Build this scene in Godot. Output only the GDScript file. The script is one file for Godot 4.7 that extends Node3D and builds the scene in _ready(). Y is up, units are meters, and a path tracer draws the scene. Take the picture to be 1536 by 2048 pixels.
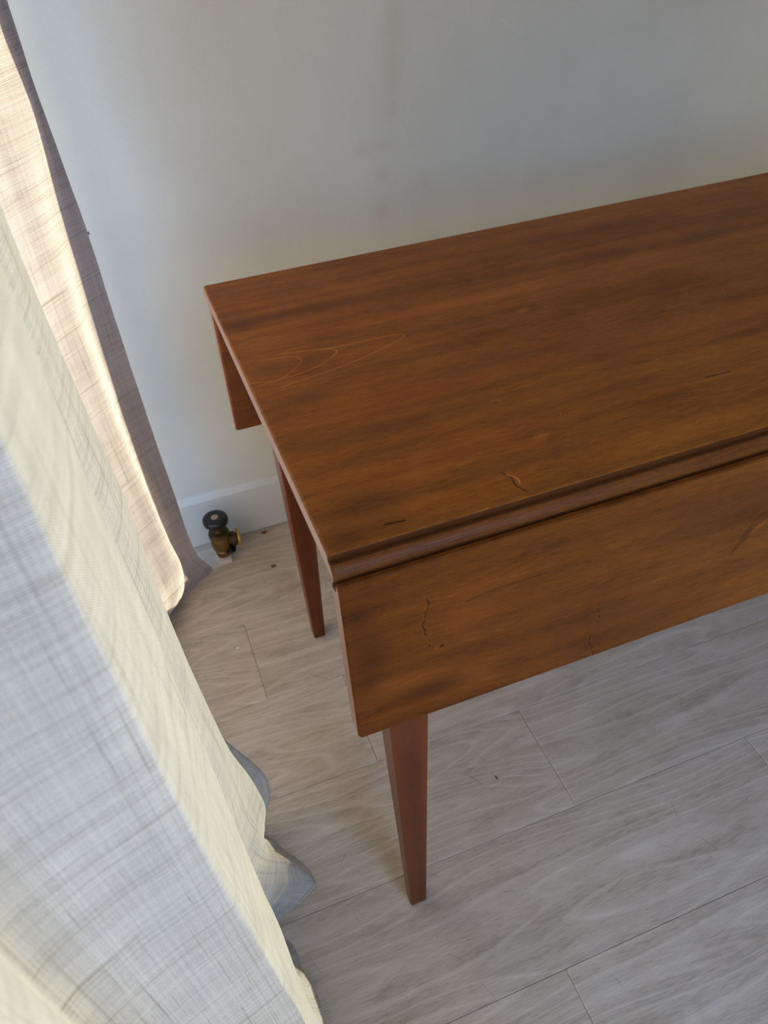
extends Node3D
# A stained wooden drop-leaf table in the corner of a room, with linen curtains drawn over a tall window on the left.
# x runs along the back wall (table's left end at x = 0), y is up, z comes out of the back wall (z = 0); metres.

const TOP := 0.745            # height of the table top
const FRONT := 0.895          # front edge of the top
const REAR := 0.346           # rear edge of the top
const LENGTH := 1.16
const SEAMS := [-0.114, 0.080, 0.274, 0.468, 0.662, 0.856, 1.056, 1.250, 1.444, 1.638, 1.832, 2.026, 2.220, 2.25]

var tex := {}
var lock := Mutex.new()

# ------------------------------------------------------------------ helpers: nodes

func numbered(called: String) -> String:
	if not has_node(NodePath(called)):
		return called
	var n := 1
	while has_node(NodePath("%s_%03d" % [called, n])):
		n += 1
	return "%s_%03d" % [called, n]

func tag(o: Node, label: String, category := "", group := "", kind := "") -> Node:
	if label: o.set_meta("label", label)
	if category: o.set_meta("category", category)
	if group: o.set_meta("group", group)
	if kind: o.set_meta("kind", kind)
	return o

func thing(called: String, label: String, category: String, at := Vector3.ZERO) -> Node3D:
	var o := Node3D.new()
	o.name = numbered(called)
	add_child(o)
	o.position = at
	tag(o, label, category)
	return o

func put(called: String, mesh: Mesh, m: Material, parent: Node = null, at := Vector3.ZERO) -> MeshInstance3D:
	var o := MeshInstance3D.new()
	o.mesh = mesh
	o.material_override = m
	var p: Node = parent if parent else self
	o.name = numbered(called) if p == self else called
	p.add_child(o, true)
	o.position = at
	o.cast_shadow = GeometryInstance3D.SHADOW_CASTING_SETTING_ON
	return o

func structure(called: String, mesh: Mesh, m: Material, label: String, at := Vector3.ZERO) -> MeshInstance3D:
	var o := put(called, mesh, m, null, at)
	tag(o, label, "", "", "structure")
	return o

# ------------------------------------------------------------------ helpers: shapes

func begin() -> SurfaceTool:
	var st := SurfaceTool.new()
	st.begin(Mesh.PRIMITIVE_TRIANGLES)
	st.set_smooth_group(-1)
	return st

func done(st: SurfaceTool) -> ArrayMesh:
	st.generate_normals()
	return st.commit()

# a, b, c, d counter-clockwise as seen from outside
func quad(st: SurfaceTool, a: Vector3, b: Vector3, c: Vector3, d: Vector3, ua := Vector2.ZERO, ub := Vector2.ZERO, uc := Vector2.ZERO, ud := Vector2.ZERO) -> void:
	for k in [[a, ua], [c, uc], [b, ub], [a, ua], [d, ud], [c, uc]]:
		st.set_uv(k[1])
		st.add_vertex(k[0])

func tri(st: SurfaceTool, a: Vector3, b: Vector3, c: Vector3, ua := Vector2.ZERO, ub := Vector2.ZERO, uc := Vector2.ZERO) -> void:
	for k in [[a, ua], [c, uc], [b, ub]]:
		st.set_uv(k[1])
		st.add_vertex(k[0])

# box from lo to hi with chamfered edges; uv by the longest plane
func box(st: SurfaceTool, lo: Vector3, hi: Vector3, c := 0.002) -> void:
	var mid := (lo + hi) / 2.0
	var h := (hi - lo) / 2.0
	c = minf(c, minf(h.x, minf(h.y, h.z)) * 0.45)
	for axis in 3:
		var u := (axis + 1) % 3
		var v := (axis + 2) % 3
		for s in [-1.0, 1.0]:
			var p := []
			for q in [[-1.0, -1.0], [1.0, -1.0], [1.0, 1.0], [-1.0, 1.0]]:
				var e := Vector3.ZERO
				e[axis] = s * h[axis]
				e[u] = q[0] * (h[u] - c)
				e[v] = q[1] * (h[v] - c)
				p.append(mid + e)
			var uvs := [Vector2(0, 0), Vector2(1, 0), Vector2(1, 1), Vector2(0, 1)]
			if s > 0: quad(st, p[0], p[1], p[2], p[3], uvs[0], uvs[1], uvs[2], uvs[3])
			else: quad(st, p[3], p[2], p[1], p[0], uvs[3], uvs[2], uvs[1], uvs[0])
	for axis in 3:                                     # chamfers along each axis
		var u := (axis + 1) % 3
		var v := (axis + 2) % 3
		for su in [-1.0, 1.0]:
			for sv in [-1.0, 1.0]:
				var p := []
				for q in [[-1.0, 0], [1.0, 0], [1.0, 1], [-1.0, 1]]:
					var e := Vector3.ZERO
					e[axis] = q[0] * (h[axis] - c)
					e[u] = su * (h[u] - (c if q[1] == 1 else 0.0))
					e[v] = sv * (h[v] - (0.0 if q[1] == 1 else c))
					p.append(mid + e)
				if su * sv > 0: quad(st, p[3], p[2], p[1], p[0])
				else: quad(st, p[0], p[1], p[2], p[3])
	for sx in [-1.0, 1.0]:
		for sy in [-1.0, 1.0]:
			for sz in [-1.0, 1.0]:
				var s := Vector3(sx, sy, sz)
				var a := mid + s * (h - Vector3(0, c, c))
				var b := mid + s * (h - Vector3(c, 0, c))
				var d := mid + s * (h - Vector3(c, c, 0))
				if sx * sy * sz > 0: tri(st, a, b, d)
				else: tri(st, d, b, a)

func box_mesh(lo: Vector3, hi: Vector3, c := 0.002) -> ArrayMesh:
	var st := begin()
	box(st, lo, hi, c)
	return done(st)

# turned profile: [radius, height] from bottom to top, round the y axis
func lathe(st: SurfaceTool, prof: Array, n := 32, group := 1) -> void:
	for k in prof.size() - 1:
		var r0: float = prof[k][0]
		var r1: float = prof[k + 1][0]
		var y0: float = prof[k][1]
		var y1: float = prof[k + 1][1]
		st.set_smooth_group(group + k)                  # each band smooth round the turn, hard at the steps
		for i in n:
			var a := TAU * i / n
			var b := TAU * (i + 1) / n
			var p00 := Vector3(cos(a) * r0, y0, sin(a) * r0)
			var p10 := Vector3(cos(b) * r0, y0, sin(b) * r0)
			var p01 := Vector3(cos(a) * r1, y1, sin(a) * r1)
			var p11 := Vector3(cos(b) * r1, y1, sin(b) * r1)
			if r0 < 1e-5: tri(st, p00, p01, p11)
			elif r1 < 1e-5: tri(st, p00, p01, p10)
			else: quad(st, p00, p01, p11, p10)

# a profile of [z, y] points, closed, seen counter-clockwise from +x, drawn along x from x0 to x1 with eased ends;
# uv: u along x, v from vmap(z, y)
func extrude_x(prof: Array, x0: float, x1: float, ease: float, ulen: float, vmap: Callable, smooth_from := -1, smooth_to := -1) -> ArrayMesh:
	var st := begin()
	var lo := Vector2(INF, INF)
	var hi := -lo
	for p in prof:
		lo = lo.min(p)
		hi = hi.max(p)
	var mid := (lo + hi) / 2.0
	var half := (hi - lo) / 2.0
	var rings := []
	for e in [[0.0, 1.0], [0.3, 0.4], [1.0, 0.0]]:
		rings.append([x0 + ease * e[0], ease * e[1]])
	for e in [[1.0, 0.0], [0.3, 0.4], [0.0, 1.0]]:
		rings.append([x1 - ease * e[0], ease * e[1]])
	var pts := []
	for r in rings:
		var row := []
		for p in prof:
			var q: Vector2 = mid + (p - mid) * Vector2(1.0 - r[1] / half.x, 1.0 - r[1] / half.y)
			row.append(Vector3(r[0], q.y, q.x))
		pts.append(row)
	var n := prof.size()
	for i in rings.size() - 1:
		for k in n:
			var j := (k + 1) % n
			st.set_smooth_group(5 if k >= smooth_from and k < smooth_to else -1)
			var a: Vector3 = pts[i][k]
			var b: Vector3 = pts[i + 1][k]
			var c: Vector3 = pts[i + 1][j]
			var d: Vector3 = pts[i][j]
			quad(st, d, c, b, a, Vector2((d.x) / ulen, vmap.call(prof[j])), Vector2(c.x / ulen, vmap.call(prof[j])), Vector2(b.x / ulen, vmap.call(prof[k])), Vector2(a.x / ulen, vmap.call(prof[k])))
	st.generate_normals()
	var mesh := st.commit()
	st = begin()
	var flat := PackedVector2Array(prof)
	var index := Geometry2D.triangulate_polygon(flat)
	for t in index.size() / 3:
		var i0: int = index[t * 3]
		var i1: int = index[t * 3 + 1]
		var i2: int = index[t * 3 + 2]
		var area: float = (flat[i1] - flat[i0]).cross(flat[i2] - flat[i0])
		if area < 0.0:
			var s := i1
			i1 = i2
			i2 = s
		# now counter-clockwise in (z, y); seen from -x that is counter-clockwise too
		for side in 2:
			var row: Array = pts[0] if side == 0 else pts[pts.size() - 1]
			var a: Vector3 = row[i0]
			var b: Vector3 = row[i1]
			var c: Vector3 = row[i2]
			var ua := Vector2(a.z * 0.9, a.y * 1.7)
			var ub := Vector2(b.z * 0.9, b.y * 1.7)
			var uc := Vector2(c.z * 0.9, c.y * 1.7)
			if side == 0: tri(st, a, b, c, ua, ub, uc)
			else: tri(st, c, b, a, uc, ub, ua)
	st.generate_normals()
	return st.commit(mesh)                              # surface 0: along the board, surface 1: its ends

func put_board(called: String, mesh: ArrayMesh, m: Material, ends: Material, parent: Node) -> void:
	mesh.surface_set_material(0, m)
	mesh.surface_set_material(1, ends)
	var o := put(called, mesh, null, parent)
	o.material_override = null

# ------------------------------------------------------------------ helpers: textures

# floats 0..1: noise of the given cell size (pixels across x and y), stretched by resizing
func field(w: int, h: int, sx: float, sy: float, rnd: int, octaves := 3, kind := FastNoiseLite.TYPE_SIMPLEX_SMOOTH) -> PackedFloat32Array:
	var n := FastNoiseLite.new()
	n.seed = rnd
	n.noise_type = kind
	n.fractal_octaves = octaves
	n.fractal_type = FastNoiseLite.FRACTAL_FBM
	var s := maxf(1.0, minf(sx, sy) / 8.0) if octaves < 2 else 1.0
	n.frequency = 1.0 / maxf(1.0, minf(sx, sy) / s)
	var kx := sx / minf(sx, sy) * s
	var ky := sy / minf(sx, sy) * s
	var im := n.get_image(maxi(4, int(ceil(w / kx))), maxi(4, int(ceil(h / ky))), false, false, false)
	im.convert(Image.FORMAT_RF)
	im.resize(w, h, Image.INTERPOLATE_CUBIC)
	return im.get_data().to_float32_array()

func lut(stops: Array) -> PackedByteArray:
	var g := Gradient.new()
	var off := PackedFloat32Array()
	var col := PackedColorArray()
	for s in stops:
		off.append(s[0])
		col.append(Color8(s[1], s[2], s[3]))
	g.offsets = off
	g.colors = col
	var out := PackedByteArray()
	for i in 256:
		var c := g.sample(i / 255.0)
		out.append(c.r8)
		out.append(c.g8)
		out.append(c.b8)
	return out

# wood whose grain runs along u; returns an RGB image
func wood(w: int, h: int, px_m: float, rnd: int, ramp: PackedByteArray, k: Dictionary) -> Image:
	var warp := field(w, h, k.wx * px_m, k.wy * px_m, rnd, 2)
	var band := field(w, h, 0.9 * px_m, 0.035 * px_m, rnd + 1, 3)
	var fine := field(w, h, 0.03 * px_m, maxf(1.8, 0.0016 * px_m), rnd + 2, 3)
	var pore := field(w, h, 0.007 * px_m, maxf(1.2, 0.0007 * px_m), rnd + 3, 1)
	var blot := field(w, h, 0.12 * px_m, 0.07 * px_m, rnd + 4, 4)
	var rings: float = k.rings
	var kw: float = k.warp
	var kr: float = k.ring
	var kb: float = k.band
	var kf: float = k.fine
	var kp: float = k.pore
	var kd: float = k.blot
	var out := PackedByteArray()
	out.resize(w * h * 3)
	var at := 0
	var o := 0
	for j in h:
		var y := j / px_m
		for i in w:
			var r := (y + kw * warp[at]) * rings
			r -= floorf(r)
			var line := 1.0 - absf(r - 0.85) * 7.0
			if line < 0.0: line = 0.0
			var t := 0.5 + kb * (band[at] - 0.5) + kf * (fine[at] - 0.5) + kd * (blot[at] - 0.5) + kr * (r - 0.5) * 0.5 + kr * line
			var q := pore[at] - 0.62
			if q > 0.0: t -= kp * q
			var c := clampi(int(t * 255.0), 0, 255) * 3
			out[o] = ramp[c]
			out[o + 1] = ramp[c + 1]
			out[o + 2] = ramp[c + 2]
			o += 3
			at += 1
	return Image.create_from_data(w, h, false, Image.FORMAT_RGB8, out)

# a soft stain of its own colour: centre, radii and turn in pixels
func stain(im: Image, cx: float, cy: float, rx: float, ry: float, turn: float, c: Color, strength: float, hard := 1.0) -> void:
	var R := int(maxf(rx, ry) * 2.0) + 1
	var cs := cos(turn)
	var sn := sin(turn)
	for y in range(maxi(0, int(cy) - R), mini(im.get_height(), int(cy) + R + 1)):
		for x in range(maxi(0, int(cx) - R), mini(im.get_width(), int(cx) + R + 1)):
			var dx := x - cx
			var dy := y - cy
			var u := (dx * cs + dy * sn) / rx
			var v := (-dx * sn + dy * cs) / ry
			var d := u * u + v * v
			if d < 4.0:
				var a := strength * exp(-pow(d, hard) * 1.4)
				im.set_pixel(x, y, im.get_pixel(x, y).lerp(c, a))

func stroke(im: Image, pts: Array, width: float, c: Color, strength: float) -> void:
	for k in pts.size() - 1:
		var a: Vector2 = pts[k]
		var b: Vector2 = pts[k + 1]
		var n := int(a.distance_to(b) / maxf(0.7, width * 0.6)) + 1
		for i in n:
			var p := a.lerp(b, float(i) / n)
			stain(im, p.x, p.y, width, width, 0.0, c, strength, 2.0)

func curve(pts: Array, n := 12) -> Array:
	var out := []
	for i in pts.size() - 1:
		var p0: Vector2 = pts[maxi(i - 1, 0)]
		var p1: Vector2 = pts[i]
		var p2: Vector2 = pts[i + 1]
		var p3: Vector2 = pts[mini(i + 2, pts.size() - 1)]
		for j in n:
			out.append(p1.cubic_interpolate(p2, p0, p3, float(j) / n))
	out.append(pts[pts.size() - 1])
	return out

func keep(called: String, im: Image) -> void:
	im.generate_mipmaps()
	lock.lock()
	tex[called] = ImageTexture.create_from_image(im)
	lock.unlock()

const TABLE_RAMP := [[0.0, 60, 31, 13], [0.3, 98, 56, 21], [0.5, 119, 70, 26], [0.7, 134, 83, 33], [1.0, 164, 108, 50]]
const TABLE_K := {"wx": 0.55, "wy": 0.10, "rings": 60.0, "warp": 0.08, "ring": 0.035, "band": 0.42, "fine": 0.46, "pore": 0.75, "blot": 0.24}

func paint_top() -> void:
	var s := 2048.0 / LENGTH
	var h := int((FRONT - REAR) * s)
	var im := wood(2048, h + 60, s, 11, lut(TABLE_RAMP), TABLE_K)   # 60 more rows for the moulded edge
	var m := func(a: Array) -> Array: return a.map(func(p): return Vector2(p[0], p[1]) * s)
	var pale := Color8(176, 112, 62)
	var dark := Color8(64, 34, 20)
	var red := Color8(150, 82, 44)
	# cathedral figure near the left end
	stroke(im, curve(m.call([[0.003, 0.264], [0.034, 0.268], [0.06, 0.250], [0.066, 0.238], [0.058, 0.228], [0.024, 0.221]])), 2.2, pale, 0.24)
	stroke(im, curve(m.call([[0.010, 0.272], [0.050, 0.268], [0.083, 0.259], [0.108, 0.240], [0.099, 0.228], [0.048, 0.217]])), 2.2, pale, 0.24)
	stroke(im, curve(m.call([[0.03, 0.285], [0.115, 0.269], [0.184, 0.244], [0.183, 0.232], [0.122, 0.230], [0.092, 0.228]])), 2.2, pale, 0.24)
	stroke(im, curve(m.call([[0.03, 0.292], [0.15, 0.276], [0.26, 0.262], [0.4, 0.255]])), 1.6, pale, 0.12)
	stroke(im, curve(m.call([[0.02, 0.208], [0.12, 0.214], [0.25, 0.222], [0.4, 0.226]])), 1.6, pale, 0.1)
	stain(im, 0.03 * s, 0.245 * s, 0.028 * s, 0.016 * s, 0.0, dark, 0.3)
	stain(im, 0.075 * s, 0.245 * s, 0.022 * s, 0.014 * s, -0.2, dark, 0.32)
	# darker bands of the stain along the boards
	for b in [[0.1, 0.125, 0.12, 0.014, 0.35], [0.4, 0.145, 0.25, 0.016, 0.28], [0.12, 0.40, 0.12, 0.016, 0.32], [0.05, 0.315, 0.04, 0.014, 0.32], [0.3, 0.335, 0.2, 0.013, 0.22], [0.05, 0.50, 0.035, 0.022, 0.35], [0.02, 0.53, 0.02, 0.02, 0.35], [0.02, 0.13, 0.02, 0.02, 0.25], [0.45, 0.25, 0.16, 0.02, 0.25], [0.75, 0.3, 0.25, 0.03, 0.3], [0.8, 0.12, 0.3, 0.03, 0.25], [0.35, 0.43, 0.14, 0.014, 0.25], [0.55, 0.08, 0.2, 0.02, 0.2]]:
		stain(im, b[0] * s, b[1] * s, b[2] * s, b[3] * s, 0.02, dark, b[4])
	for b in [[0.18, 0.36, 0.2, 0.018, 0.22], [0.14, 0.46, 0.16, 0.02, 0.22], [0.3, 0.19, 0.2, 0.016, 0.2], [0.08, 0.17, 0.06, 0.015, 0.2], [0.5, 0.36, 0.2, 0.02, 0.2], [0.6, 0.2, 0.12, 0.015, 0.2]]:
		stain(im, b[0] * s, b[1] * s, b[2] * s, b[3] * s, 0.0, red, b[4])
	# knots, checks and specks
	for kn in [[0.344, 0.243], [0.240, 0.475]]:
		stain(im, kn[0] * s, kn[1] * s, 0.012 * s, 0.006 * s, 0.1, Color8(170, 100, 58), 0.5)
		for i in 5:
			stroke(im, curve(m.call([[kn[0] - 0.012 - 0.004 * i, kn[1] - 0.002], [kn[0], kn[1] - 0.003 - 0.0022 * i], [kn[0] + 0.010 + 0.004 * i, kn[1] + 0.001], [kn[0], kn[1] + 0.003 + 0.002 * i]])), 0.9, dark, 0.22)
	stroke(im, curve(m.call([[0.178, 0.510], [0.183, 0.520], [0.1815, 0.530], [0.187, 0.543]])), 1.4, dark, 0.65)
	stroke(im, curve(m.call([[0.181, 0.514], [0.187, 0.522], [0.186, 0.530]])), 1.6, pale, 0.5)
	stroke(im, m.call([[0.056, 0.532], [0.074, 0.534]]), 1.8, Color8(30, 18, 12), 0.8)
	stroke(im, m.call([[0.441, 0.455], [0.472, 0.456]]), 1.3, Color8(38, 22, 14), 0.7)
	for f in [[0.1, 0.039], [0.098, 0.037], [0.224, 0.401], [0.229, 0.403], [0.273, 0.451], [0.585, 0.303]]:
		stain(im, f[0] * s, f[1] * s, 1.6, 1.1, 0.3, Color8(222, 190, 160), 0.8, 2.0)
	for y in range(h + 3, h + 60):                      # darker in the step and along the moulding's lines
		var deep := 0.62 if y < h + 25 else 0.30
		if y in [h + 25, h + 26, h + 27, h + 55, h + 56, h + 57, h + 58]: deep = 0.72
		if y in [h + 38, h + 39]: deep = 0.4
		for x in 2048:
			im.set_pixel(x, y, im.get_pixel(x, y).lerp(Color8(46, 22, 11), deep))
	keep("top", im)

func paint_leaf(called: String, rnd: int, marks: bool) -> void:
	var s := 2048.0 / LENGTH
	var h := int(0.24 * s)
	var im := wood(2048, h, s, rnd, lut(TABLE_RAMP), TABLE_K)
	if marks:
		var m := func(a: Array) -> Array: return a.map(func(p): return Vector2(p[0], p[1]) * s)
		var dark := Color8(58, 30, 18)
		var pale := Color8(176, 112, 62)
		for b in [[0.08, 0.165, 0.05, 0.014, 0.5], [0.012, 0.04, 0.02, 0.02, 0.45], [0.02, 0.09, 0.02, 0.03, 0.35], [0.015, 0.13, 0.015, 0.03, 0.3], [0.3, 0.19, 0.12, 0.02, 0.35], [0.27, 0.15, 0.08, 0.014, 0.25], [0.42, 0.06, 0.1, 0.03, 0.3], [0.2, 0.215, 0.2, 0.012, 0.3]]:
			stain(im, b[0] * s, b[1] * s, b[2] * s, b[3] * s, 0.12, dark, b[4])
		for b in [[0.05, 0.145, 0.05, 0.016, 0.3], [0.12, 0.08, 0.06, 0.04, 0.22], [0.13, 0.17, 0.03, 0.02, 0.35]]:
			stain(im, b[0] * s, b[1] * s, b[2] * s, b[3] * s, 0.05, pale, b[4])
		var rng := RandomNumberGenerator.new()
		rng.seed = 5
		for c in [[0.0755, 0.036, 0.106, 0.0025], [0.2600, 0.132, 0.212, 0.004]]:   # ragged checks across the grain
			var pts := []
			for i in 22:
				pts.append(Vector2(c[0] + rng.randf_range(-0.0012, 0.0012) + c[3] * sin(i * 0.4), lerpf(c[1], c[2], i / 21.0)) * s)
			for i in 21:
				if rng.randf() < 0.75:
					stroke(im, [pts[i], pts[i + 1]], rng.randf_range(0.6, 1.3), Color8(44, 22, 12), 0.7)
				stroke(im, [pts[i] + Vector2(-2.2, 0), pts[i + 1] + Vector2(-2.2, 0)], 0.8, pale, 0.2)
		stain(im, 0.0905 * s, 0.110 * s, 4.2, 2.6, -0.5, Color8(28, 14, 8), 0.95, 2.0)
		stain(im, 0.086 * s, 0.111 * s, 8.0, 6.0, 0.0, Color8(158, 88, 48), 0.5)
		stain(im, 0.444 * s, 0.092 * s, 24.0, 9.0, -0.6, Color8(172, 108, 60), 0.5)
		for i in 6:
			stroke(im, curve(m.call([[0.432 - 0.003 * i, 0.105 + 0.003 * i], [0.440, 0.092 - 0.003 * i], [0.456 + 0.003 * i, 0.078 - 0.002 * i]])), 1.0, dark, 0.3)
		stroke(im, curve(m.call([[0.115, 0.062], [0.15, 0.058], [0.20, 0.058]])), 0.9, dark, 0.5)
		stroke(im, m.call([[0.008, 0.178], [0.03, 0.170]]), 0.9, dark, 0.5)
		# ripple figure under the top edge
		var nz := FastNoiseLite.new()
		nz.seed = 3
		nz.frequency = 0.02
		for x in range(0, 700):
			for y in range(20, 260):
				var f := maxf(0.0, 1.0 - absf(y - 90.0) / 110.0) * smoothstep(0.0, 60.0, x) * smoothstep(0.35, 0.7, nz.get_noise_2d(x * 0.5, y) * 0.5 + 0.5)
				var v := nz.get_noise_2d(x * 14.0, y * 3.0) * 0.11 * f
				var c := im.get_pixel(x, y)
				im.set_pixel(x, y, Color(c.r * (1.0 + v), c.g * (1.0 + v), c.b * (1.0 + v)))
	keep(called, im)

func paint_leg() -> void:
	var k := TABLE_K.duplicate()
	k.band = 0.5
	k.blot = 0.15
	k.fine = 0.3
	k.pore = 0.4
	keep("leg", wood(1024, 160, 1024.0 / 0.74, 41, lut([[0.0, 74, 38, 20], [0.5, 122, 70, 36], [1.0, 160, 98, 54]]), k))

func paint_floor(n: int) -> void:
	var im := wood(1536, 240, 1536.0 / 1.21, 100 + n * 17, lut([[0.0, 108, 94, 80], [0.3, 160, 145, 128], [0.5, 186, 171, 153], [0.7, 201, 187, 171], [1.0, 228, 219, 206]]),
		{"wx": 0.8, "wy": 0.12, "rings": 34.0, "warp": [0.20, 0.14, 0.24, 0.16][n], "ring": 0.13, "band": 0.26, "fine": 0.40, "pore": 0.35, "blot": 0.2})
	var rng := RandomNumberGenerator.new()
	rng.seed = 70 + n
	for i in 26:                                        # faint scuffs
		var p := Vector2(rng.randf() * 1536, rng.randf() * 240)
		var d := Vector2.from_angle(rng.randf() * TAU) * rng.randf_range(8, 45)
		stroke(im, [p, p + d], rng.randf_range(0.6, 0.9), Color8(86, 76, 70) if rng.randf() < 0.7 else Color8(205, 198, 190), rng.randf_range(0.06, 0.2))
	for i in 6:
		stain(im, rng.randf() * 1536, rng.randf() * 240, rng.randf_range(1.0, 2.2), rng.randf_range(1.0, 2.0), 0.0, Color8(90, 78, 70), 0.45, 2.0)
	keep("floor_%d" % n, im)

func paint_linen() -> void:
	var n := 1536                                       # 0.62 m of cloth
	var slow := field(n, n, 300, 90, 7, 3)
	var wide := field(n, n, 90, 420, 8, 3)
	var grain := field(n, n, 3, 3, 9, 2)
	var im := PackedByteArray()
	im.resize(n * n)
	var rows := PackedFloat32Array()
	var cols := PackedFloat32Array()
	var rng := RandomNumberGenerator.new()
	rng.seed = 21
	for i in n:
		rows.append(rng.randf_range(-0.05, 0.05))
		cols.append(rng.randf_range(-0.05, 0.05))
	var at := 0
	for j in n:
		for i in n:
			var weave := 0.09 * (1.0 if (i / 2 + j / 2) % 2 == 0 else -1.0) - (0.10 if j % 4 == 0 else 0.0)
			var v := 0.82 + weave * 2.0 + rows[j] * 1.3 + cols[i] * 1.1 + 0.06 * (slow[at] - 0.5) + 0.06 * (wide[at] - 0.5) + 0.24 * (grain[at] - 0.5)
			im[at] = clampi(int(v * 255.0), 0, 255)
			at += 1
	var out := Image.create_from_data(n, n, false, Image.FORMAT_L8, im)
	out.convert(Image.FORMAT_RGB8)
	# slubs: thicker darker threads along both directions, in loose clusters
	for i in 1700:
		var across := rng.randf() < 0.62
		var base := floorf(rng.randf() * 14.0) / 14.0 * n
		var c := fmod(base + rng.randfn(0.0, 22.0) + n, n)
		var a := rng.randf() * n
		var l := rng.randf_range(30, 260)
		var k := rng.randf_range(0.12, 0.55)
		var thick := rng.randf_range(0.6, 1.3)
		var drift := rng.randf_range(-2.5, 2.5)
		for t in int(l):
			var f := sin(PI * t / l) * k
			for e in [-1, 0, 1, 2]:
				var g := maxf(0.0, 1.0 - absf(e - 0.5) / thick) * f
				var x := int(a + t) % n
				var y := int(c + e + drift * t / l + n) % n
				if not across:
					var s := x
					x = y
					y = s
				var p := out.get_pixel(x, y)
				out.set_pixel(x, y, p.lerp(Color(0.42, 0.36, 0.28), g))
	for i in 90:                                        # a few long soft ones
		var across := rng.randf() < 0.45
		var c := rng.randf() * n
		var a := rng.randf() * n
		var l := rng.randf_range(150, 620)
		var k := rng.randf_range(0.15, 0.42)
		var thick := rng.randf_range(2.0, 4.5)
		for t in int(l):
			var f := sin(PI * t / l) * k
			for e in range(-5, 6):
				var g := maxf(0.0, 1.0 - absf(e) / thick) * f
				if g <= 0.0: continue
				var x := int(a + t) % n
				var y := int(c + e + n) % n
				if not across:
					var q := x
					x = y
					y = q
				out.set_pixel(x, y, out.get_pixel(x, y).lerp(Color(0.50, 0.44, 0.35), g))
	keep("linen", out)

func paint_wall() -> void:
	var w := 2048
	var s := w / 3.7                                    # u from x = -0.5 to 3.2, v from y = 2.5 down to 0
	var h := int(2.5 * s)
	var fine := field(w, h, 3, 3, 31, 2)
	var wide := field(w, h, 120, 160, 32, 3)
	var out := PackedByteArray()
	out.resize(w * h * 3)
	var relief := PackedByteArray()
	relief.resize(w * h)
	for i in w * h:
		var v := 0.02 * (fine[i] - 0.5) + 0.035 * (wide[i] - 0.5)
		out[i * 3] = int((0.812 + v) * 255.0)
		out[i * 3 + 1] = int((0.790 + v) * 255.0)
		out[i * 3 + 2] = int((0.718 + v) * 255.0)
		relief[i] = clampi(int(255.0 * (0.25 + 0.5 * fine[i])), 0, 255)
	var im := Image.create_from_data(w, h, false, Image.FORMAT_RGB8, out)
	var at := func(x: float, y: float) -> Vector2: return Vector2((x + 0.5) * s, (2.5 - y) * s)
	var tan_ := Color8(176, 156, 118)
	for b in [[0.412, 0.964, 0.018, 0.05, 0.30], [0.409, 0.89, 0.018, 0.05, 0.34], [0.404, 0.83, 0.014, 0.02, 0.30], [0.388, 0.774, 0.028, 0.010, 0.22], [0.383, 0.725, 0.016, 0.018, 0.30], [0.379, 0.665, 0.014, 0.022, 0.30], [0.465, 0.703, 0.010, 0.014, 0.22], [0.349, 0.772, 0.02, 0.008, 0.18], [0.74, 0.66, 0.04, 0.01, 0.12]]:
		var c: Vector2 = at.call(b[0], b[1])
		stain(im, c.x, c.y, b[2] * s, b[3] * s, 0.1, tan_, b[4] * 0.7)
	for q in [[0.602, 0.941, 0.646, 0.912], [0.611, 0.796, 0.615, 0.779], [0.419, 0.802, 0.432, 0.770], [0.58, 0.945, 0.585, 0.938], [0.66, 0.70, 0.664, 0.66]]:
		stroke(im, [at.call(q[0], q[1]), at.call(q[2], q[3])], 0.7, Color8(220, 218, 210), 0.35)
	var nail: Vector2 = at.call(-0.131, 0.719)
	stroke(im, [nail, nail + Vector2(0.4, 2.2)], 0.8, Color8(40, 40, 44), 0.8)
	keep("wall", im)
	keep("wall_relief", Image.create_from_data(w, h, false, Image.FORMAT_L8, relief))

# ------------------------------------------------------------------ helpers: materials

func mat(c: Color, rough: float, spec := 0.5, metal := 0.0) -> StandardMaterial3D:
	var m := StandardMaterial3D.new()
	m.albedo_color = c
	m.roughness = rough
	m.metallic_specular = spec
	m.metallic = metal
	return m

func textured(called: String, rough: float, tint := Color.WHITE, spec := 0.5) -> StandardMaterial3D:
	var m := mat(tint, rough, spec)
	m.albedo_texture = tex[called]
	m.texture_filter = BaseMaterial3D.TEXTURE_FILTER_LINEAR_WITH_MIPMAPS_ANISOTROPIC
	return m

# ------------------------------------------------------------------ curtains

# where a fold's line stands at height y: rows of [y, x, z], highest first
func fold_at(rows: Array, y: float) -> Vector3:
	if y >= rows[0][0]:
		return Vector3(rows[0][1], y, rows[0][2])
	for i in rows.size() - 1:
		var a: Array = rows[i]
		var b: Array = rows[i + 1]
		if y >= b[0]:
			var t: float = (a[0] - y) / (a[0] - b[0])
			var p: Array = rows[maxi(i - 1, 0)]
			var q: Array = rows[mini(i + 2, rows.size() - 1)]
			var pt: float = -(p[0] - a[0]) / (a[0] - b[0])
			var qt: float = 1.0 + (b[0] - q[0]) / (a[0] - b[0])
			if i == 0: pt = -1.0
			if i + 2 >= rows.size(): qt = 2.0
			var pick := func(k: int) -> float: return cubic_interpolate_in_time(a[k], b[k], p[k], q[k], t, 1.0, pt, qt)
			return Vector3(pick.call(1), y, pick.call(2))
	var l: Array = rows[rows.size() - 1]
	return Vector3(l[1], y, l[2])

func heights(top: float) -> Array:
	var out := []
	var y := top
	while y > 1.25:
		out.append(y)
		y -= 0.09
	while y > 0.3:
		out.append(y)
		y -= 0.022
	while y > 0.004:
		out.append(y)
		y -= 0.0075
	out.append(0.004)
	return out

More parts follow.
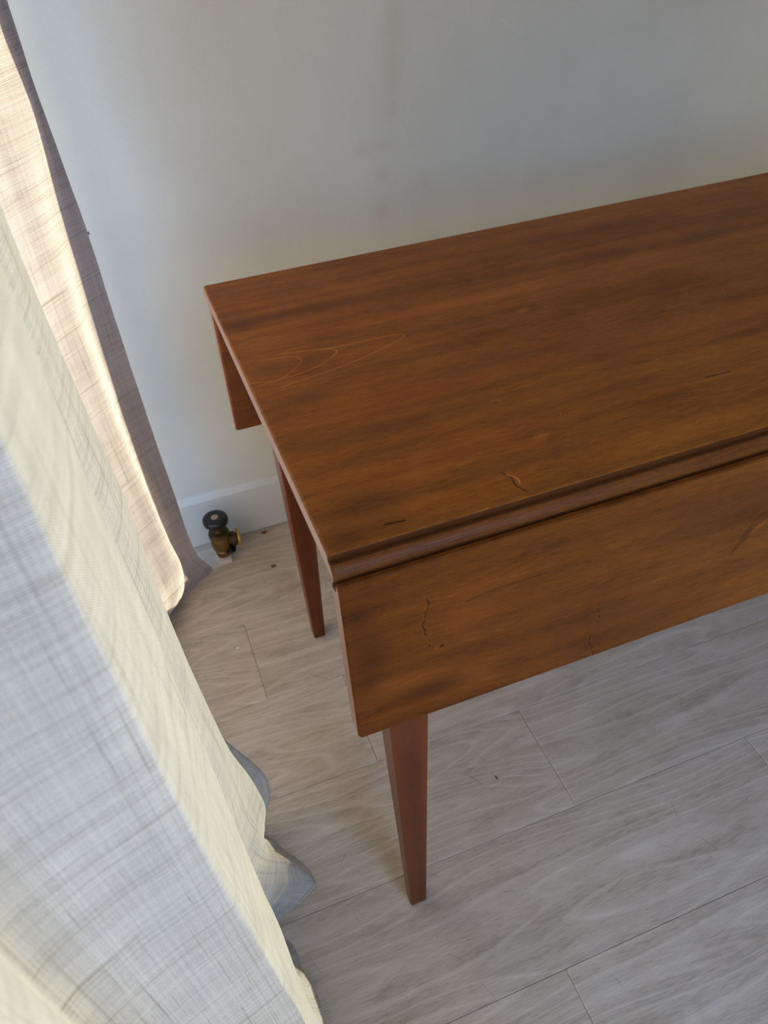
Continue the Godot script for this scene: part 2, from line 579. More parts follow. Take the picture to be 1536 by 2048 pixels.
# a cloth hung along folds; from_span/to_span pick some of the spans; off moves it along its normal
func cloth(folds: Array, top: float, per: int, rnd: int, u_scale: float, from_span := 0, to_span := -1, off := 0.0) -> ArrayMesh:
	var nz := FastNoiseLite.new()
	nz.seed = rnd
	nz.frequency = 1.0
	nz.fractal_octaves = 3
	var ys := heights(top)
	if to_span < 0: to_span = folds.size() - 1
	var grid := []
	var us := []
	for y in ys:
		var c := []
		for f in folds:
			c.append(fold_at(f, y))
		var row := PackedVector3Array()
		for i in range(from_span, to_span):
			var p0: Vector3 = c[maxi(i - 1, 0)]
			var p1: Vector3 = c[i]
			var p2: Vector3 = c[i + 1]
			var p3: Vector3 = c[mini(i + 2, c.size() - 1)]
			for j in per + (1 if i == to_span - 1 else 0):
				var t := float(j) / per
				var v := p1.cubic_interpolate(p2, p0, p3, t)
				v.y = y
				row.append(v)
		grid.append(row)
	var mid: PackedVector3Array = grid[int(ys.size() * 0.35)]
	var u := 0.0
	for i in mid.size():
		if i > 0: u += mid[i].distance_to(mid[i - 1])
		us.append(u / u_scale)
	var n: int = mid.size()
	for r in ys.size():                                # small wrinkles, and the hem's own waves near the floor
		var row: PackedVector3Array = grid[r]
		var moved := PackedVector3Array()
		for i in n:
			var a := row[maxi(i - 1, 0)]
			var b := row[mini(i + 1, n - 1)]
			var d := Vector3(b.x - a.x, 0, b.z - a.z)
			var nrm := Vector3(d.z, 0, -d.x).normalized() if d.length() > 1e-6 else Vector3.RIGHT
			var y: float = ys[r]
			var k := 0.0016 + 0.004 * smoothstep(0.35, 0.02, y)
			var w := nz.get_noise_3d(us[i] * u_scale * 16.0, y * 5.0, 0.0) * k + off
			var v := row[i] + nrm * w
			if r == ys.size() - 1: v.y = 0.0006
			elif y < 0.05: v.y = maxf(0.003, y + 0.006 * nz.get_noise_2d(v.x * 40.0, v.z * 40.0) * smoothstep(0.05, 0.02, y))
			moved.append(v)
		grid[r] = moved
	var st := begin()
	st.set_smooth_group(1)
	for r in ys.size() - 1:
		for i in n - 1:
			var a: Vector3 = grid[r][i]
			var b: Vector3 = grid[r][i + 1]
			var c: Vector3 = grid[r + 1][i + 1]
			var d: Vector3 = grid[r + 1][i]
			var v0: float = -ys[r] / u_scale
			var v1: float = -ys[r + 1] / u_scale
			quad(st, a, d, c, b, Vector2(us[i], v0), Vector2(us[i], v1), Vector2(us[i + 1], v1), Vector2(us[i + 1], v0))
	return done(st)

# ------------------------------------------------------------------ the scene

func _ready() -> void:
	# camera: yaw to the right, pitch down, a small roll; focus on the table's near end
	var yaw := deg_to_rad(18.2488)
	var pitch := deg_to_rad(41.7231)
	var roll := deg_to_rad(-3.61381)
	var fwd := Vector3(sin(yaw) * cos(pitch), -sin(pitch), -cos(yaw) * cos(pitch))
	var right := Vector3(cos(yaw), 0, sin(yaw))
	var up := right.cross(fwd)
	var cam := Camera3D.new()
	cam.name = "camera"
	cam.keep_aspect = Camera3D.KEEP_HEIGHT
	var lens := CameraAttributesPhysical.new()
	lens.frustum_focal_length = 12.0 / (1024.0 / 1538.07)
	lens.frustum_focus_distance = 0.92
	lens.frustum_near = 0.02
	lens.frustum_far = 60.0
	lens.exposure_aperture = 6.0
	cam.attributes = lens
	add_child(cam)
	cam.fov = rad_to_deg(2.0 * atan(1024.0 / 1538.07))
	cam.near = 0.02
	cam.transform = Transform3D(Basis(right * cos(roll) + up * sin(roll), -right * sin(roll) + up * cos(roll), -fwd), Vector3(-0.094, 1.188, 1.335))
	cam.current = true

	var sky_mat := ProceduralSkyMaterial.new()
	sky_mat.sky_top_color = Color(1.24, 1.505, 1.92)
	sky_mat.sky_horizon_color = Color(0.99, 1.20, 1.54)
	sky_mat.ground_horizon_color = Color(0.48, 0.48, 0.46)
	sky_mat.ground_bottom_color = Color(0.45, 0.45, 0.43)
	sky_mat.sky_curve = 0.35
	var sky := Sky.new()
	sky.sky_material = sky_mat
	var env := Environment.new()
	env.background_mode = Environment.BG_SKY
	env.sky = sky
	env.tonemap_mode = Environment.TONE_MAPPER_LINEAR
	env.tonemap_exposure = 2.28
	env.sdfgi_enabled = true
	env.ssao_enabled = true
	env.ssil_enabled = true
	var we := WorldEnvironment.new()
	we.name = "world_environment"
	we.environment = env
	add_child(we)

	# low sun on the outside of the curtains, square to the window: its edge leaves the curtain's own edge in shade
	var sun := DirectionalLight3D.new()
	sun.name = "sun"
	sun.light_color = Color(1.0, 0.985, 0.805)
	sun.light_energy = 5.13
	sun.light_angular_distance = 3.0
	sun.sky_mode = DirectionalLight3D.SKY_MODE_LIGHT_ONLY
	sun.shadow_enabled = true
	add_child(sun)
	sun.look_at_from_position(Vector3(-4.0, 3.0, 2.0), Vector3(-4.0, 3.0, 2.0) + Vector3(0.80, -0.55, -0.22))

	var jobs := [paint_top, paint_leaf.bind("leaf", 23, true), paint_leaf.bind("leaf_rear", 29, false), paint_leg, paint_floor.bind(0), paint_floor.bind(1), paint_floor.bind(2), paint_floor.bind(3), paint_linen, paint_wall]
	var ids := []
	for j in jobs:
		ids.append(WorkerThreadPool.add_task(j))
	for i in ids:
		WorkerThreadPool.wait_for_task_completion(i)

	build_room()
	build_table()
	build_curtains()
	build_valve()
	build_litter()

func build_room() -> void:
	var plaster := mat(Color(0.80, 0.786, 0.732), 0.75, 0.3)
	var paint := mat(Color(0.80, 0.785, 0.73), 0.45, 0.4)
	# floor: a slab under planks that are laid one by one
	var slab := structure("floor", box_mesh(Vector3(-0.7, -0.14, -0.16), Vector3(3.35, -0.009, 2.40), 0.001), mat(Color(0.20, 0.18, 0.16), 0.9), "grey washed oak floor of long planks with narrow joints")
	var fm := []
	for n in 4:
		var m := textured("floor_%d" % n, 0.42, Color.WHITE, 0.45)
		m.heightmap_enabled = false
		fm.append(m)
	var rng := RandomNumberGenerator.new()
	rng.seed = 9
	var joints := [0.50, 0.93, -0.055, 0.0895, 0.357, 0.6855, 0.22]
	for r in SEAMS.size() - 1:
		var z0: float = maxf(SEAMS[r], 0.0005)
		var z1: float = SEAMS[r + 1]
		var joint: float = joints[r] if r < joints.size() else rng.randf_range(-0.2, 0.9)
		var x: float = joint - 1.21
		while x > -0.62: x -= 1.21
		while x < 3.2:
			var a := maxf(x, -0.62)
			var b := minf(x + 1.21, 3.2)
			if b - a > 0.02:
				put("plank", plank(a + 0.0002, b - 0.0002, z0 + 0.0002, z1 - 0.0002, x, SEAMS[r], rng.randi() % 2 == 0), fm[rng.randi() % 4], slab)
			x += 1.21
	# back wall with its own paint, stains and fine roller texture
	var wm := textured("wall", 0.62, Color.WHITE, 0.35)
	wm.heightmap_enabled = true
	wm.heightmap_texture = tex["wall_relief"]
	wm.heightmap_scale = 0.035
	var st := begin()
	var lo := Vector3(-0.5, 0.0, -0.15)
	var hi := Vector3(3.2, 2.5, 0.0)
	quad(st, Vector3(lo.x, lo.y, 0), Vector3(hi.x, lo.y, 0), Vector3(hi.x, hi.y, 0), Vector3(lo.x, hi.y, 0), Vector2(0, 1), Vector2(1, 1), Vector2(1, 0), Vector2(0, 0))
	quad(st, Vector3(hi.x, lo.y, lo.z), Vector3(lo.x, lo.y, lo.z), Vector3(lo.x, hi.y, lo.z), Vector3(hi.x, hi.y, lo.z))
	quad(st, Vector3(lo.x, hi.y, 0), Vector3(hi.x, hi.y, 0), Vector3(hi.x, hi.y, lo.z), Vector3(lo.x, hi.y, lo.z))
	quad(st, Vector3(lo.x, lo.y, lo.z), Vector3(lo.x, lo.y, 0), Vector3(lo.x, hi.y, 0), Vector3(lo.x, hi.y, lo.z))
	quad(st, Vector3(hi.x, lo.y, 0), Vector3(hi.x, lo.y, lo.z), Vector3(hi.x, hi.y, lo.z), Vector3(hi.x, hi.y, 0))
	structure("wall_back", done(st), wm, "off-white painted back wall with faint tan stains and scratches")
	# baseboard with a sloped top
	var prof := [Vector2(0.0, 0.136), Vector2(0.0, 0.002), Vector2(0.012, 0.002), Vector2(0.012, 0.121), Vector2(0.011, 0.1235), Vector2(0.0045, 0.1355)]
	prof.reverse()
	structure("baseboard_back", extrude_x(prof, -0.33, 3.2, 0.001, 1.0, func(p): return p.y), paint, "off-white painted baseboard with a sloped top edge along the back wall")
	# left wall with the tall window behind the curtains
	var L0 := -0.52
	var L1 := -0.33
	var wz0 := 0.176
	var sill := 0.15
	var wz1 := 2.12
	var frame_m := mat(Color(0.20, 0.21, 0.22), 0.4)      # anthracite, picked dark to cut bounced light; also on the unseen corner strip
	structure("wall_left", box_mesh(Vector3(L0, 0, 0), Vector3(L1, 2.5, wz0), 0.002), frame_m, "unseen narrow wall strip between the corner and the window, made dark grey to cut bounced light")
	structure("wall_left_end", box_mesh(Vector3(L0, 0, wz1), Vector3(L1, 2.5, 2.25), 0.002), plaster, "white wall beyond the window's far side")
	structure("wall_left_sill", box_mesh(Vector3(L0, 0, wz0), Vector3(L1, sill, wz1), 0.002), plaster, "low white wall under the tall window")
	structure("wall_left_lintel", box_mesh(Vector3(L0, 2.26, wz0), Vector3(L1, 2.5, wz1), 0.002), plaster, "white wall above the tall window")
	
	var glass := StandardMaterial3D.new()
	glass.transparency = BaseMaterial3D.TRANSPARENCY_ALPHA
	glass.albedo_color = Color(1, 1, 1, 0.04)
	glass.roughness = 0.0
	var win := Node3D.new()
	win.name = "window_1"
	add_child(win)
	win.position = Vector3(-0.45, 0, 0)
	tag(win, "tall dark-framed window behind the curtains", "", "", "structure")
	var fs := begin()
	box(fs, Vector3(-0.03, sill, wz0), Vector3(0.03, sill + 0.04, wz1))
	box(fs, Vector3(-0.03, 2.22, wz0), Vector3(0.03, 2.26, wz1))
	box(fs, Vector3(-0.03, sill + 0.04, wz0), Vector3(0.03, 2.22, wz0 + 0.035))
	box(fs, Vector3(-0.03, sill + 0.04, wz1 - 0.035), Vector3(0.03, 2.22, wz1))
	var gaps := [wz0 + 0.035, 0.97, 1.60, wz1 - 0.035]
	box(fs, Vector3(-0.03, sill + 0.04, 0.945), Vector3(0.03, 2.22, 0.995))
	box(fs, Vector3(-0.03, sill + 0.04, 1.575), Vector3(0.03, 2.22, 1.625))
	put("window_frame", done(fs), frame_m, win)
	for k in 3:
		put("pane", box_mesh(Vector3(-0.003, sill + 0.04, gaps[k] + (0.0 if k == 0 else 0.025)), Vector3(0.003, 2.22, gaps[k + 1] - (0.0 if k == 2 else 0.025)), 0.0002), glass, win)
	# wall behind the camera, nearly all window
	var ws := begin()
	box(ws, Vector3(L0, 0, 2.25), Vector3(0.0, 2.5, 2.40))
	box(ws, Vector3(0.8, 0, 2.25), Vector3(3.35, 2.5, 2.40))
	box(ws, Vector3(0.0, 0, 2.25), Vector3(0.8, 0.8, 2.40))
	box(ws, Vector3(0.0, 2.35, 2.25), Vector3(0.8, 2.5, 2.40))
	structure("wall_front", done(ws), plaster, "plain white wall behind the camera with a tall narrow window")
	var win2 := Node3D.new()
	win2.name = "window_2"
	add_child(win2)
	win2.position = Vector3(0.40, 0.8, 2.34)
	tag(win2, "narrow dark-framed window in the wall behind the camera", "", "", "structure")
	fs = begin()
	box(fs, Vector3(-0.40, 0, -0.03), Vector3(0.40, 0.05, 0.03))
	box(fs, Vector3(-0.40, 1.50, -0.03), Vector3(0.40, 1.55, 0.03))
	for xx in [-0.40, 0.35]:
		box(fs, Vector3(xx, 0.05, -0.03), Vector3(xx + 0.05, 1.50, 0.03))
	put("window_frame", done(fs), frame_m, win2)
	put("pane", box_mesh(Vector3(-0.35, 0.05, -0.003), Vector3(0.35, 1.50, 0.003), 0.0002), glass, win2)
	structure("wall_right", box_mesh(Vector3(3.2, 0, 0), Vector3(3.35, 2.5, 2.25), 0.002), plaster, "plain white wall at the right end of the room")
	structure("ceiling", box_mesh(Vector3(L0, 2.5, -0.15), Vector3(3.35, 2.65, 2.40), 0.002), plaster, "plain white ceiling")

# one floor plank with eased edges; its print starts at its own left end
func plank(x0: float, x1: float, z0: float, z1: float, ux: float, uz: float, flip: bool) -> ArrayMesh:
	var st := begin()
	var c := 0.0010
	var d := -0.009
	var uv := func(p: Vector3) -> Vector2:
		var u := (p.x - ux) / 1.21
		var v := (p.z - uz) / 0.2
		return Vector2(1.0 - u, 1.0 - v) if flip else Vector2(u, v)
	var e := 0.0017                                      # the short ends are eased more than the long sides
	var top := [Vector3(x0 + e, 0, z1 - c), Vector3(x1 - e, 0, z1 - c), Vector3(x1 - e, 0, z0 + c), Vector3(x0 + e, 0, z0 + c)]
	var low := [Vector3(x0, -c, z1), Vector3(x1, -c, z1), Vector3(x1, -c, z0), Vector3(x0, -c, z0)]
	quad(st, top[0], top[1], top[2], top[3], uv.call(top[0]), uv.call(top[1]), uv.call(top[2]), uv.call(top[3]))
	for i in 4:
		var j := (i + 1) % 4
		quad(st, low[i], low[j], top[j], top[i], uv.call(low[i]), uv.call(low[j]), uv.call(top[j]), uv.call(top[i]))
		var b0: Vector3 = Vector3(low[i].x, d, low[i].z)
		var b1: Vector3 = Vector3(low[j].x, d, low[j].z)
		quad(st, b0, b1, low[j], low[i], uv.call(b0), uv.call(b1), uv.call(low[j]), uv.call(low[i]))
	return done(st)

func build_table() -> void:
	var t := thing("drop_leaf_table", "brown stained wooden drop-leaf table with both leaves hanging down", "table")
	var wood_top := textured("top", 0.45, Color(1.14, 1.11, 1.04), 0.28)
	var wood_end := mat(Color(0.60, 0.41, 0.32), 0.28, 0.7)                 # board ends coloured paler to stand in for the curtain's glossy reflection
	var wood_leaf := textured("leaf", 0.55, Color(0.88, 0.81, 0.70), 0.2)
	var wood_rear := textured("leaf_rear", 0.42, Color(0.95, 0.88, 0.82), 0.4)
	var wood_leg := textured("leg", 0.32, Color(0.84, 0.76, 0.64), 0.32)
	# top: flat board whose long edges carry the convex half of a rule joint
	var depth := FRONT - REAR
	var T := 0.0235
	var rows := float(int(depth * 2048.0 / LENGTH))
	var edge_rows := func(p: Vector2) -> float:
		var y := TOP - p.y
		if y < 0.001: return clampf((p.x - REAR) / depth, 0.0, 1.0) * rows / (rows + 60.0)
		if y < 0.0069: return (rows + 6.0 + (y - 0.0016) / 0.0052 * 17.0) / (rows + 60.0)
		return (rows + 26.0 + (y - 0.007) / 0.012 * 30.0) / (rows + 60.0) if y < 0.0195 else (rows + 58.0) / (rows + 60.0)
	var half_prof := [Vector2(FRONT - 0.0016, TOP), Vector2(FRONT - 0.0004, TOP - 0.0005), Vector2(FRONT, TOP - 0.0016), Vector2(FRONT, TOP - 0.0068), Vector2(FRONT + 0.0007, TOP - 0.0070)]
	for i in 9:
		var a := PI / 2.0 * (1.0 - i / 8.0)
		half_prof.append(Vector2(FRONT + 0.0007 + 0.0113 * cos(a), TOP - 0.019 + 0.012 * sin(a)))
	half_prof.append(Vector2(FRONT + 0.012, TOP - T + 0.0015))
	half_prof.append(Vector2(FRONT + 0.0105, TOP - T))
	var prof := []
	for i in range(half_prof.size() - 1, -1, -1):
		prof.append(half_prof[i])
	for p in half_prof:
		prof.append(Vector2(FRONT + REAR - p.x, p.y))
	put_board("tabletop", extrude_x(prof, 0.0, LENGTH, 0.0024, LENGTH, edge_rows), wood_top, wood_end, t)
	# leaves, hanging a little outwards where they rest against the legs
	for side in [1.0, -1.0]:
		var edge := FRONT if side > 0 else REAR
		var tip := TOP - 0.0203
		var drop := 0.2074 if side > 0 else 0.222
		var lp := []                                    # [outward from the inner face, down]
		lp.append(Vector2(0.0170, 0.0008))
		lp.append(Vector2(0.0178, 0.0))
		lp.append(Vector2(0.0225, 0.0))
		lp.append(Vector2(0.0240, 0.0016))
		lp.append(Vector2(0.0240, drop - 0.0025))
		lp.append(Vector2(0.0233, drop - 0.0006))
		lp.append(Vector2(0.0218, drop))
		lp.append(Vector2(0.0018, drop))
		lp.append(Vector2(0.0, drop - 0.002))
		lp.append(Vector2(0.0, 0.0135))
		for i in 7:
			var a := PI / 2.0 * i / 6.0
			lp.append(Vector2(0.005 + 0.0122 * sin(a), 0.0008 + 0.0125 * cos(a)))
		var tilt := 0.052 if side > 0 else 0.046
		var pr := []
		for p in lp:
			var o: float = p.x - 0.0036 + p.y * tilt
			pr.append(Vector2(edge + side * o, tip - p.y))
		if side < 0: pr.reverse()
		pr.reverse()
		var x0 := 0.0006 if side > 0 else 0.0035
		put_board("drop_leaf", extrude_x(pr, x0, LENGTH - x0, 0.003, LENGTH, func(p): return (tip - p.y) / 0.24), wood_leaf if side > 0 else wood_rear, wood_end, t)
	# tapered legs: [foot centre, foot half size, top centre, top half size]
	var legs := [
		[Vector2(0.065, 0.8915), Vector2(0.012, 0.0097), Vector2(0.0670, 0.8620), Vector2(0.0265, 0.0245)],
		[Vector2(0.077, 0.3530), Vector2(0.011, 0.0130), Vector2(0.0720, 0.3850), Vector2(0.0265, 0.0245)]]
	for l in legs.duplicate():
		legs.append([Vector2(LENGTH - l[0].x, l[0].y), l[1], Vector2(LENGTH - l[2].x, l[2].y), l[3]])
	for l in legs:
		put("leg", leg(l[0], l[1], l[2], l[3], TOP - T), wood_leg, t)
	# rails under the top
	var rail_y0 := TOP - T - 0.085
	var rail_y1 := TOP - T
	put("apron", box_mesh(Vector3(0.095, rail_y0, 0.845), Vector3(LENGTH - 0.095, rail_y1, 0.865)), wood_leg, t)
	put("apron", box_mesh(Vector3(0.095, rail_y0, 0.380), Vector3(LENGTH - 0.095, rail_y1, 0.400)), wood_leg, t)
	put("apron", box_mesh(Vector3(0.055, rail_y0, 0.405), Vector3(0.075, rail_y1, 0.842)), wood_leg, t)
	put("apron", box_mesh(Vector3(LENGTH - 0.075, rail_y0, 0.405), Vector3(LENGTH - 0.055, rail_y1, 0.842)), wood_leg, t)

func leg(foot: Vector2, fh: Vector2, head: Vector2, hh: Vector2, top: float) -> ArrayMesh:
	var st := begin()
	var rows := []
	for r in [[0.0, 0.0015], [0.0015, 0.0], [top - 0.09, 0.0], [top, 0.0]]:
		var f: float = minf(1.0, r[0] / (top - 0.09))
		var c := foot.lerp(head, f)
		var h: Vector2 = fh.lerp(hh, f) - Vector2(r[1], r[1])
		var e := 0.0014
		var ring := []
		for q in [[-1, 1, 0], [-1, 1, 1], [1, 1, 1], [1, 1, 0], [1, -1, 0], [1, -1, 1], [-1, -1, 1], [-1, -1, 0]]:
			var dx: float = q[0] * (h.x - (e if q[2] == 1 else 0.0))
			var dz: float = q[1] * (h.y - (0.0 if q[2] == 1 else e))
			ring.append(Vector3(c.x + dx, r[0], c.y + dz))
		rows.append(ring)
	for i in rows.size() - 1:
		for k in 8:
			var j := (k + 1) % 8
			var v0 := 0.12 * k
			var v1 := 0.12 * (k + 1)
			if k % 2 == 1: v1 = v0 + 0.25
			var a: Vector3 = rows[i][k]
			var b: Vector3 = rows[i][j]
			var c: Vector3 = rows[i + 1][j]
			var d: Vector3 = rows[i + 1][k]
			quad(st, a, b, c, d, Vector2(a.y / 0.74, v0), Vector2(b.y / 0.74, v1), Vector2(c.y / 0.74, v1), Vector2(d.y / 0.74, v0))
	for k in range(1, 7):
		tri(st, rows[0][0], rows[0][k + 1], rows[0][k])
		tri(st, rows[3][0], rows[3][k], rows[3][k + 1])
	return done(st)

func linen(tint: Color, through: Color) -> StandardMaterial3D:
	var m := textured("linen", 0.9, tint, 0.2)
	m.backlight_enabled = true
	m.backlight = through
	m.heightmap_enabled = true
	m.heightmap_texture = tex["linen"]
	m.heightmap_scale = 0.02
	return m

func build_curtains() -> void:
	var beige := linen(Color(0.95, 0.905, 0.895), Color(0.80, 0.785, 0.81))
	var white := linen(Color(0.925, 0.917, 0.90), Color(0.54, 0.529, 0.532))
	# far curtain: its leading edge stands near the back wall
	var far := [
		[[1.05, -0.1372, 0.115], [0.937, -0.1357, 0.115], [0.761, -0.128, 0.115], [0.56, -0.1252, 0.115], [0.407, -0.122, 0.115], [0.219, -0.116, 0.115], [0.13, -0.1145, 0.113], [0.06, -0.106, 0.108], [0.004, -0.086, 0.096]],
		[[1.02, -0.1552, 0.145], [0.94, -0.149, 0.145], [0.82, -0.156, 0.145], [0.67, -0.160, 0.145], [0.49, -0.163, 0.145], [0.3, -0.160, 0.150], [0.2, -0.156, 0.152], [0.1, -0.158, 0.140], [0.004, -0.137, 0.138]],
		[[1.0, -0.178, 0.185], [0.6, -0.176, 0.185], [0.3, -0.160, 0.188], [0.2, -0.150, 0.192], [0.11, -0.142, 0.190], [0.05, -0.156, 0.196], [0.004, -0.186, 0.184]],
		[[1.0, -0.215, 0.230], [0.5, -0.213, 0.230], [0.2, -0.195, 0.235], [0.1, -0.185, 0.240], [0.004, -0.205, 0.225]],
		[[1.0, -0.262, 0.310], [0.1, -0.250, 0.310], [0.004, -0.250, 0.300]],
		[[1.0, -0.220, 0.410], [0.1, -0.222, 0.410], [0.004, -0.220, 0.400]],
		[[1.0, -0.268, 0.500], [0.004, -0.268, 0.500]],
		[[1.0, -0.262, 0.600], [0.004, -0.262, 0.600]],
		[[1.0, -0.285, 0.690], [0.004, -0.285, 0.690]]]
	var c := thing("curtain", "beige linen curtain by the back wall with its corner trailing on the floor", "curtain", Vector3(-0.19, 0, 0.26))
	put("panel", cloth(far, 2.49, 10, 4, 0.62), beige, c, -c.position)
	put("side_hem", cloth(far, 2.49, 10, 4, 0.62, 0, 1, -0.0035), beige, c, -c.position)
	# near curtain: white, in deep folds, its hem crumpled on the floor
	var near := [
		[[0.6, -0.240, 0.672], [0.004, -0.235, 0.674]],
		[[0.6, -0.215, 0.640], [0.35, -0.19, 0.650], [0.2, -0.135, 0.672], [0.12, -0.106, 0.682], [0.05, -0.108, 0.690], [0.004, -0.135, 0.700]],
		[[1.0, -0.190, 0.690], [0.3, -0.165, 0.700], [0.12, -0.118, 0.708], [0.004, -0.145, 0.720]],
		[[1.0, -0.1606, 0.735], [0.73, -0.1500, 0.735], [0.59, -0.149, 0.735], [0.37, -0.138, 0.735], [0.29, -0.132, 0.735], [0.17, -0.116, 0.735], [0.105, -0.112, 0.737], [0.05, -0.126, 0.745], [0.004, -0.112, 0.738]],
		[[1.0, -0.164, 0.830], [0.6, -0.156, 0.825], [0.3, -0.146, 0.810], [0.12, -0.142, 0.800], [0.06, -0.122, 0.792], [0.03, -0.098, 0.790], [0.012, -0.080, 0.792], [0.004, -0.072, 0.794]],
		[[1.0, -0.205, 0.855], [0.3, -0.195, 0.850], [0.12, -0.180, 0.840], [0.05, -0.130, 0.826], [0.012, -0.086, 0.824], [0.004, -0.078, 0.826]],
		[[1.0, -0.245, 0.885], [0.2, -0.238, 0.880], [0.09, -0.205, 0.868], [0.04, -0.160, 0.855], [0.004, -0.136, 0.850]],
		[[1.0, -0.215, 0.950], [0.2, -0.205, 0.940], [0.09, -0.180, 0.915], [0.03, -0.145, 0.895], [0.004, -0.126, 0.885]],
		[[1.02, -0.158, 0.980], [0.3, -0.142, 0.975], [0.05, -0.124, 0.945], [0.004, -0.116, 0.930]],
		[[1.02, -0.1404, 0.990], [0.93, -0.139, 0.990], [0.85, -0.137, 0.990], [0.78, -0.1358, 0.990], [0.656, -0.132, 0.990], [0.461, -0.1288, 0.990], [0.357, -0.1256, 0.990], [0.05, -0.118, 0.985], [0.004, -0.111, 0.970]],
		[[1.0, -0.1395, 1.040], [0.7, -0.134, 1.040], [0.4, -0.124, 1.040], [0.004, -0.112, 1.030]],
		[[1.053, -0.1432, 1.092], [0.961, -0.1438, 1.092], [0.915, -0.143, 1.092], [0.842, -0.1417, 1.092], [0.729, -0.1382, 1.092], [0.431, -0.1233, 1.092], [0.004, -0.112, 1.085]],
		[[1.0, -0.153, 1.103], [0.7, -0.148, 1.103], [0.4, -0.135, 1.103], [0.004, -0.122, 1.100]],
		[[1.0, -0.200, 1.118], [0.4, -0.190, 1.118], [0.004, -0.180, 1.115]],
		[[1.0, -0.238, 1.140], [0.004, -0.225, 1.135]],
		[[1.0, -0.245, 1.172], [0.004, -0.235, 1.172]],
		[[1.0, -0.205, 1.198], [0.004, -0.200, 1.198]],
		[[1.0, -0.186, 1.210], [0.004, -0.180, 1.210]],
		[[1.0, -0.186, 1.270], [0.004, -0.180, 1.270]],
		[[1.0, -0.250, 1.320], [0.004, -0.245, 1.320]],
		[[1.0, -0.190, 1.410], [0.004, -0.190, 1.410]],
		[[1.0, -0.250, 1.490], [0.004, -0.250, 1.490]]]
	put("bottom_hem", cloth(far, 0.034, 10, 4, 0.62, 0, -1, -0.003), beige, c, -c.position)
	var d := thing("curtain", "off-white slubbed linen curtain in deep folds nearest the camera, hem crumpled on the floor", "curtain", Vector3(-0.19, 0, 1.05))
	put("panel", cloth(near, 2.49, 10, 6, 0.62), white, d, -d.position)
	put("side_hem", cloth(near, 2.49, 10, 6, 0.62, 1, 2, -0.0035), white, d, -d.position)
	put("bottom_hem", cloth(near, 0.034, 10, 6, 0.62, 0, -1, -0.003), white, d, -d.position)

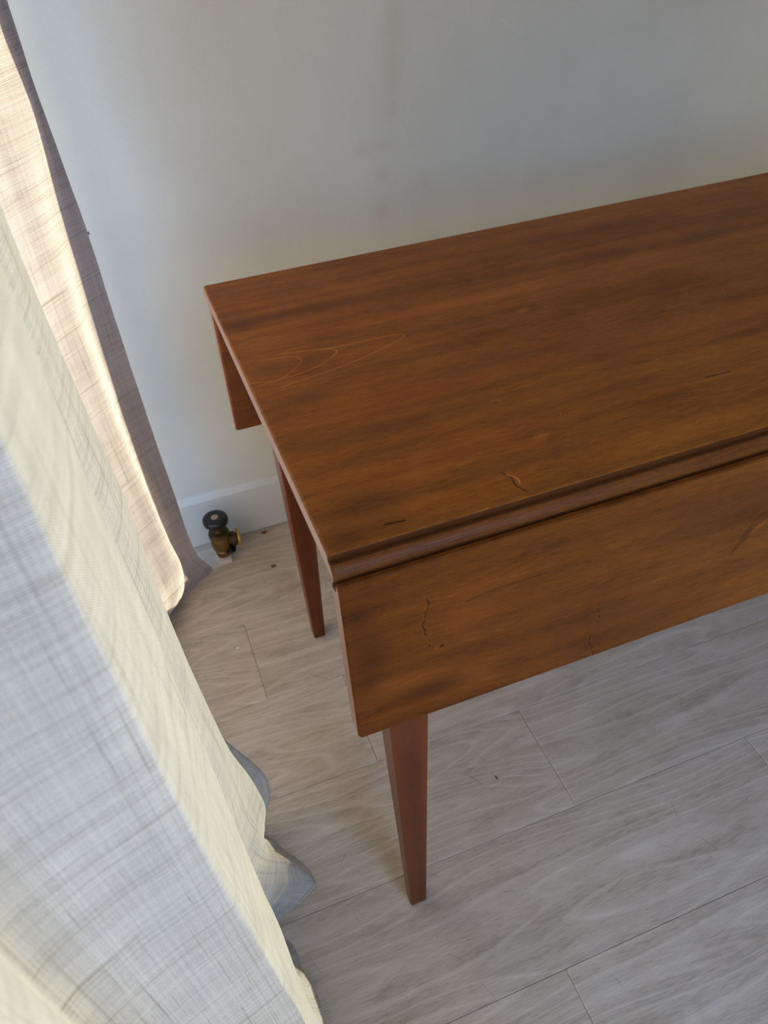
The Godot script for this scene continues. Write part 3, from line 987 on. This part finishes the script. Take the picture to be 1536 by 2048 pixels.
func build_valve() -> void:
	var brass := mat(Color(0.52, 0.40, 0.22), 0.42, 0.5, 0.85)
	var old_brass := mat(Color(0.30, 0.24, 0.15), 0.5, 0.5, 0.7)
	var bright := mat(Color(0.80, 0.65, 0.36), 0.38, 0.5, 0.8)
	var black := mat(Color(0.035, 0.037, 0.042), 0.32, 0.5)
	var v := thing("radiator_valve", "old brass radiator valve with a black handwheel on the floor by the wall", "valve", Vector3(-0.0520, 0, 0.068))
	var st := begin()
	lathe(st, [[0.0, 0.010], [0.0135, 0.010], [0.0150, 0.012], [0.0150, 0.020], [0.0165, 0.021], [0.0165, 0.026], [0.0150, 0.028], [0.0185, 0.032], [0.0205, 0.037], [0.0212, 0.046], [0.0208, 0.060], [0.0198, 0.063], [0.0215, 0.0655], [0.0225, 0.069], [0.0225, 0.073], [0.0, 0.073]], 40, 20)
	put("valve_body", done(st), brass, v)
	st = begin()
	lathe(st, [[0.0225, 0.073], [0.0215, 0.0765], [0.0195, 0.078], [0.011, 0.080], [0.0095, 0.083], [0.0085, 0.094], [0.0, 0.094]], 40, 20)
	put("bonnet", done(st), old_brass, v)
	st = begin()
	lathe(st, [[0.0, 0.094], [0.010, 0.094], [0.014, 0.099], [0.024, 0.102], [0.0265, 0.105], [0.027, 0.110], [0.0265, 0.115], [0.0245, 0.118], [0.020, 0.1195], [0.009, 0.1195], [0.0085, 0.118], [0.0, 0.118]], 44, 20)
	var hw := put("handwheel", done(st), black, v)
	st = begin()
	lathe(st, [[0.0078, 0.117], [0.0078, 0.1195], [0.0068, 0.1203], [0.0, 0.1205]], 24, 20)
	box(st, Vector3(-0.0055, 0.1200, -0.0006), Vector3(0.0055, 0.1209, 0.0006), 0.0001)
	tag(put("centre_screw", done(st), mat(Color(0.66, 0.56, 0.47), 0.5, 0.5, 0.4), hw), "pale metal screw cap")
	# outlet to the right, with its union nut
	st = begin()
	lathe(st, [[0.0, 0.0], [0.013, 0.0], [0.0135, 0.007], [0.0165, 0.008], [0.0168, 0.016], [0.013, 0.017], [0.0125, 0.023], [0.0, 0.023]], 32, 20)
	var outlet := put("outlet", done(st), old_brass, v, Vector3(0.015, 0.048, 0.001))
	outlet.rotation = Vector3(0.12, 0, -PI / 2 - 0.05)
	st = begin()
	lathe(st, [[0.0120, 0.020], [0.0195, 0.0205], [0.0212, 0.023], [0.0195, 0.0265], [0.013, 0.027], [0.0120, 0.023], [0.0, 0.023]], 10, 20)
	put("union_nut", done(st), bright, outlet)
	# open black pipe end pointing to the front right
	st = begin()
	lathe(st, [[0.0, 0.0], [0.0095, 0.0], [0.0100, 0.018], [0.0095, 0.020], [0.0070, 0.020], [0.0065, 0.010], [0.0, 0.010]], 28, 20)
	var pipe := put("pipe_end", done(st), mat(Color(0.05, 0.045, 0.045), 0.45, 0.5), v, Vector3(0.007, 0.0245, 0.006))
	pipe.rotation = Vector3(1.05, 0.95, 0)
	tag(pipe, "black open pipe end")
	# pale square flange it stands on
	put("base_plate", box_mesh(Vector3(-0.0165, 0.0, -0.012), Vector3(0.0125, 0.0105, 0.0235), 0.0008), mat(Color(0.80, 0.73, 0.68), 0.6), v)

# a thin irregular patch lying on the floor
func patch(r: float, squash: float, rnd: int, thick: float) -> ArrayMesh:
	var rng := RandomNumberGenerator.new()
	rng.seed = rnd
	var st := begin()
	var ring := []
	for i in 14:
		var a := TAU * i / 14
		ring.append(Vector3(cos(a), 0, -sin(a) * squash) * r * rng.randf_range(0.8, 1.1))
	var up := Vector3(0, thick, 0)
	for i in 14:
		var a: Vector3 = ring[i]
		var b: Vector3 = ring[(i + 1) % 14]
		tri(st, up, a * 0.85 + up, b * 0.85 + up)
		quad(st, a, b, b * 0.85 + up, a * 0.85 + up)
	return done(st)

func build_litter() -> void:
	var slab := get_node("floor")
	var rust := mat(Color(0.44, 0.30, 0.23), 0.6)
	put("rust_stain", patch(0.0062, 0.85, 3, 0.0002), rust, slab, Vector3(0.041, 0.0, 0.138))
	put("rust_stain", patch(0.0075, 0.7, 4, 0.0002), mat(Color(0.42, 0.22, 0.14), 0.6), slab, Vector3(0.048, 0.0, 0.0245))
	var flake := put("paint_flake", patch(0.0035, 0.7, 7, 0.0008), mat(Color(0.86, 0.85, 0.83), 0.6))
	flake.position = Vector3(-0.081, 0.0002, 0.329)
	tag(flake, "tiny white paint flake on the floor left of the rear table leg", "flake")
	var chip := put("bark_chip", box_mesh(Vector3(-0.0010, 0, -0.0032), Vector3(0.0010, 0.0014, 0.0032), 0.0005), mat(Color(0.27, 0.22, 0.18), 0.8))
	chip.position = Vector3(0.261, 0.0002, 0.765)
	chip.rotation.y = 0.25
	tag(chip, "tiny dark splinter on the floor right of the front table leg", "splinter")
